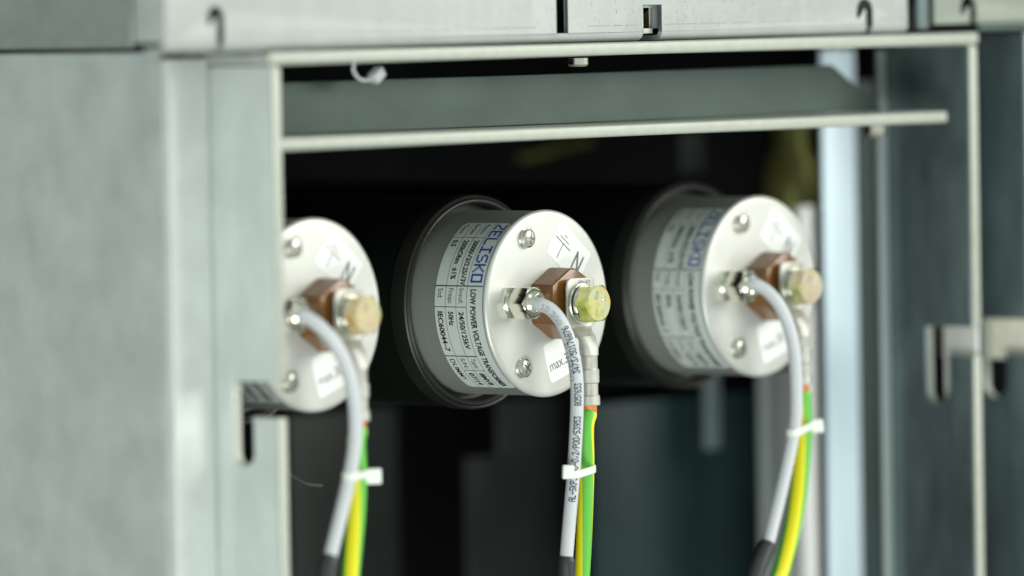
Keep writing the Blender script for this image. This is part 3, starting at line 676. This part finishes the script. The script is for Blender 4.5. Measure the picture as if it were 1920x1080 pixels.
# ------------------------------------------------------------------ earth wires with cable lugs
def make_earth(P0, wpts, label, twist0, rad=15., tw=-1.7):
    root = empty('earth_wire', P0); tag(root, label, 'earth wire', 'green and yellow earth wires with crimped lugs')
    A, B = 15.4, 1.0
    def LW(a, b, d): return W(a, b, d)
    def sec(a, b, d, hw, ht, tilt=0., n=40, e=4.):      # superellipse cross section: hw across, ht thick; tilt in degrees from vertical travel
        out = []; ct, st = math.cos(math.radians(tilt)), math.sin(math.radians(tilt))
        for k in range(n):
            ph = 2*math.pi*k/n; c, s = math.cos(ph), math.sin(ph)
            x = hw*math.copysign(abs(c)**(2/e), c); y = ht*math.copysign(abs(s)**(2/e), s)
            out.append(W(a+x, b+y*st, d+y*ct))
        return out
    x0 = A+1
    S = [sec(x0, B+47, 66.4, 30, 3., 0), sec(x0, B+43, 66.4, 38, 3.6), sec(x0, B+30, 66.4, 41, 3.7), sec(x0, B-34, 66.4, 41, 3.7), sec(x0, B-42, 66.8, 36, 4), sec(x0, B-46, 68, 27, 4.5, 20),
         sec(x0-3, B-54, 75, 24, 5, 55), sec(x0-8, B-66, 88, 22, 8, 42, e=3), sec(x0-10, B-82, 93, 21, 13, 12, e=2.6), sec(x0-10, B-96, 94, 19.5, 15, 0, e=2.2),
         sec(x0-10, B-99, 94, 16.5, 14, 0, e=2.2), sec(x0-10, B-121, 94, 16.5, 14, 0, e=2.2), sec(x0-10, B-124, 94, 20.5, 15.5, 0, e=2.2), sec(x0-10, B-147, 94, 20.5, 15.5, 0, e=2.2),
         sec(x0-10, B-150, 94, 17, 14, 0, e=2.2), sec(x0-10, B-170, 94, 17.2, 14, 0, e=2.2), sec(x0-10, B-173, 94, 21, 16, 0, e=2.2), sec(x0-10, B-189, 94, 21.5, 16.5, 0, e=2.2), sec(x0-10, B-190.5, 94, 20, 15.5, 0, e=2.2)]
    bm = bmesh.new(); rings(bm, S); LG = obj('cable_lug', bm, TIN, root, 24)
    bm = bmesh.new(); put(bm, fit(text_poly('10', .02), A-12, A+6, -52+B+7, -52+B+15), lambda x, y: W(x, y, 70.15)); put(bm, fit(text_poly('10–12', .02), A-8, A+26, B+38, B+43), lambda x, y: W(x, y, 70.15)); obj('stamping', bm, INKG, LG, None)
    bm = bmesh.new()
    rs = []
    for b, d_ in ((-185, 0), (-192, 1), (-199, 2), (-206, 2)):
        rs.append([W(x0-10+(11.5+1.6*math.sin(k*2.1)+.8*math.sin(k*5))*math.cos(2*math.pi*k/36), B+b, 94+(11.5+1.4*math.cos(k*1.7))*math.sin(2*math.pi*k/36)) for k in range(36)])
    rings(bm, rs); obj('copper_strands', bm, COPPER, root, 50)
    P = [P0+W(x0-10, B-203, 94)] + [at(x, y, -d*U) for x, y, d in wpts]
    path = smoothpath(P, 6*U); seg = 48
    bm = bmesh.new()
    def mi(i):
        a_ = (i/seg*360+twist0) % 360
        return 1 if (a_ < 84 or 180 < a_ < 250) else 0
    tube(bm, path, lambda t_: (rad-1.5 if t_ < .004 else rad)*U, seg, mi, tw)
    o = obj('insulation', bm, [GREEN, YELLOW], root); o.matrix_parent_inverse = Matrix.Translation(-P0)
    return root
E0 = make_earth(posC, [(1099, 800, 94), (1099.5, 870, 94), (1097, 960, 93), (1093, 1050, 92), (1089, 1110, 92), (1075, 1320, 92)], 'earth wire and lug of the middle transformer, mostly green towards the viewer', 38+90)
E1 = make_earth(posL, [(668, 830, 94), (670, 885, 94), (668, 960, 94), (659, 1060, 94), (650, 1150, 94), (630, 1330, 94)], 'earth wire and lug of the left transformer, yellow stripe facing the viewer', 6, 17)
E2 = make_earth(posR, [(1505, 760, 94), (1506, 810, 96), (1500, 900, 97), (1487, 985, 97), (1468, 1060, 97), (1447, 1120, 97), (1400, 1320, 97)], 'earth wire and lug of the right transformer, broad yellow stripe, bending left', 6, 17)

# ------------------------------------------------------------------ cable ties
def hull2(pts):
    pts = sorted(set(pts)); 
    def half(ps):
        out = []
        for p in ps:
            while len(out) > 1 and (out[-1][0]-out[-2][0])*(p[1]-out[-2][1])-(out[-1][1]-out[-2][1])*(p[0]-out[-2][0]) <= 0: out.pop()
            out.append(p)
        return out[:-1]
    return half(pts)+half(pts[::-1])
def make_tie(c1, r1, c2, r2, tilt, headpx, hs, label):
    "c1, c2: (px, py, d) of cable and wire centre; the strap is the hull round both"
    p1 = at(c1[0], c1[1], -c1[2]*U); p2 = at(c2[0], c2[1], -c2[2]*U)
    pts = []
    for p, r_ in ((p1, r1), (p2, r2)):
        for k in range(40): pts.append((p.x+r_*U*math.cos(k*math.pi/20), p.y+r_*U*math.sin(k*math.pi/20)))
    h = hull2(pts); n = len(h); cx = sum(x for x, _ in h)/n; cy = sum(y for _, y in h)/n
    root = empty('cable_tie', (cx, cy, p1.z)); tag(root, label, 'cable tie', 'white cable ties binding cable and earth wire'); inv = Matrix.Translation(-root.location)
    bm = bmesh.new(); rs = []
    zc = lambda x: (p1.z+p2.z)/2+(x-cx)*tilt
    for x, y in h:
        dx, dy = x-cx, y-cy; l = math.hypot(dx, dy); nx_, ny_ = dx/l, dy/l
        hw = 7.0*U; th = 4.0*U; z = zc(x)
        rs.append([Vector((x, y, z-hw)), Vector((x+nx_*th*.8, y+ny_*th*.8, z-hw)), Vector((x+nx_*th, y+ny_*th, z-hw*.7)), Vector((x+nx_*th, y+ny_*th, z+hw*.7)), Vector((x+nx_*th*.8, y+ny_*th*.8, z+hw)), Vector((x, y, z+hw))])
    rings(bm, rs, close=True); o = obj('strap', bm, TIE, root, 50); o.matrix_parent_inverse = inv
    c = at(headpx[0], headpx[1], -headpx[2]*U)
    bm = bmesh.new(); box(bm, -hs[0]*U, hs[0]*U, -hs[1]*U, hs[1]*U, -hs[2]*U, hs[2]*U, 2.5*U)
    bmesh.ops.rotate(bm, verts=bm.verts, matrix=Matrix.Rotation(-TH*.75, 3, 'Z')); bmesh.ops.rotate(bm, verts=bm.verts, matrix=Matrix.Rotation(math.radians(headpx[3]), 3, fw))
    bmesh.ops.translate(bm, verts=bm.verts, vec=c)
    o = obj('head', bm, TIE, root); o.matrix_parent_inverse = inv
make_tie((1076, 885, 122), 13, (1099.5, 883, 94), 15.5, .05, (1065, 885, 136, 3), (11, 7, 13), 'white cable tie round the middle cables, square head on the left')
make_tie((657, 890, 124), 13, (670, 892, 94), 17.5, -.02, (699, 893, 100, 0), (15, 8, 14), 'white cable tie round the left cables, head on the right')
make_tie((1488, 806, 123), 13, (1506, 801, 96), 17.5, .12, (1531, 799, 102, -4), (12, 8, 13), 'white cable tie round the right cables, head on the right beside the whitish rail')
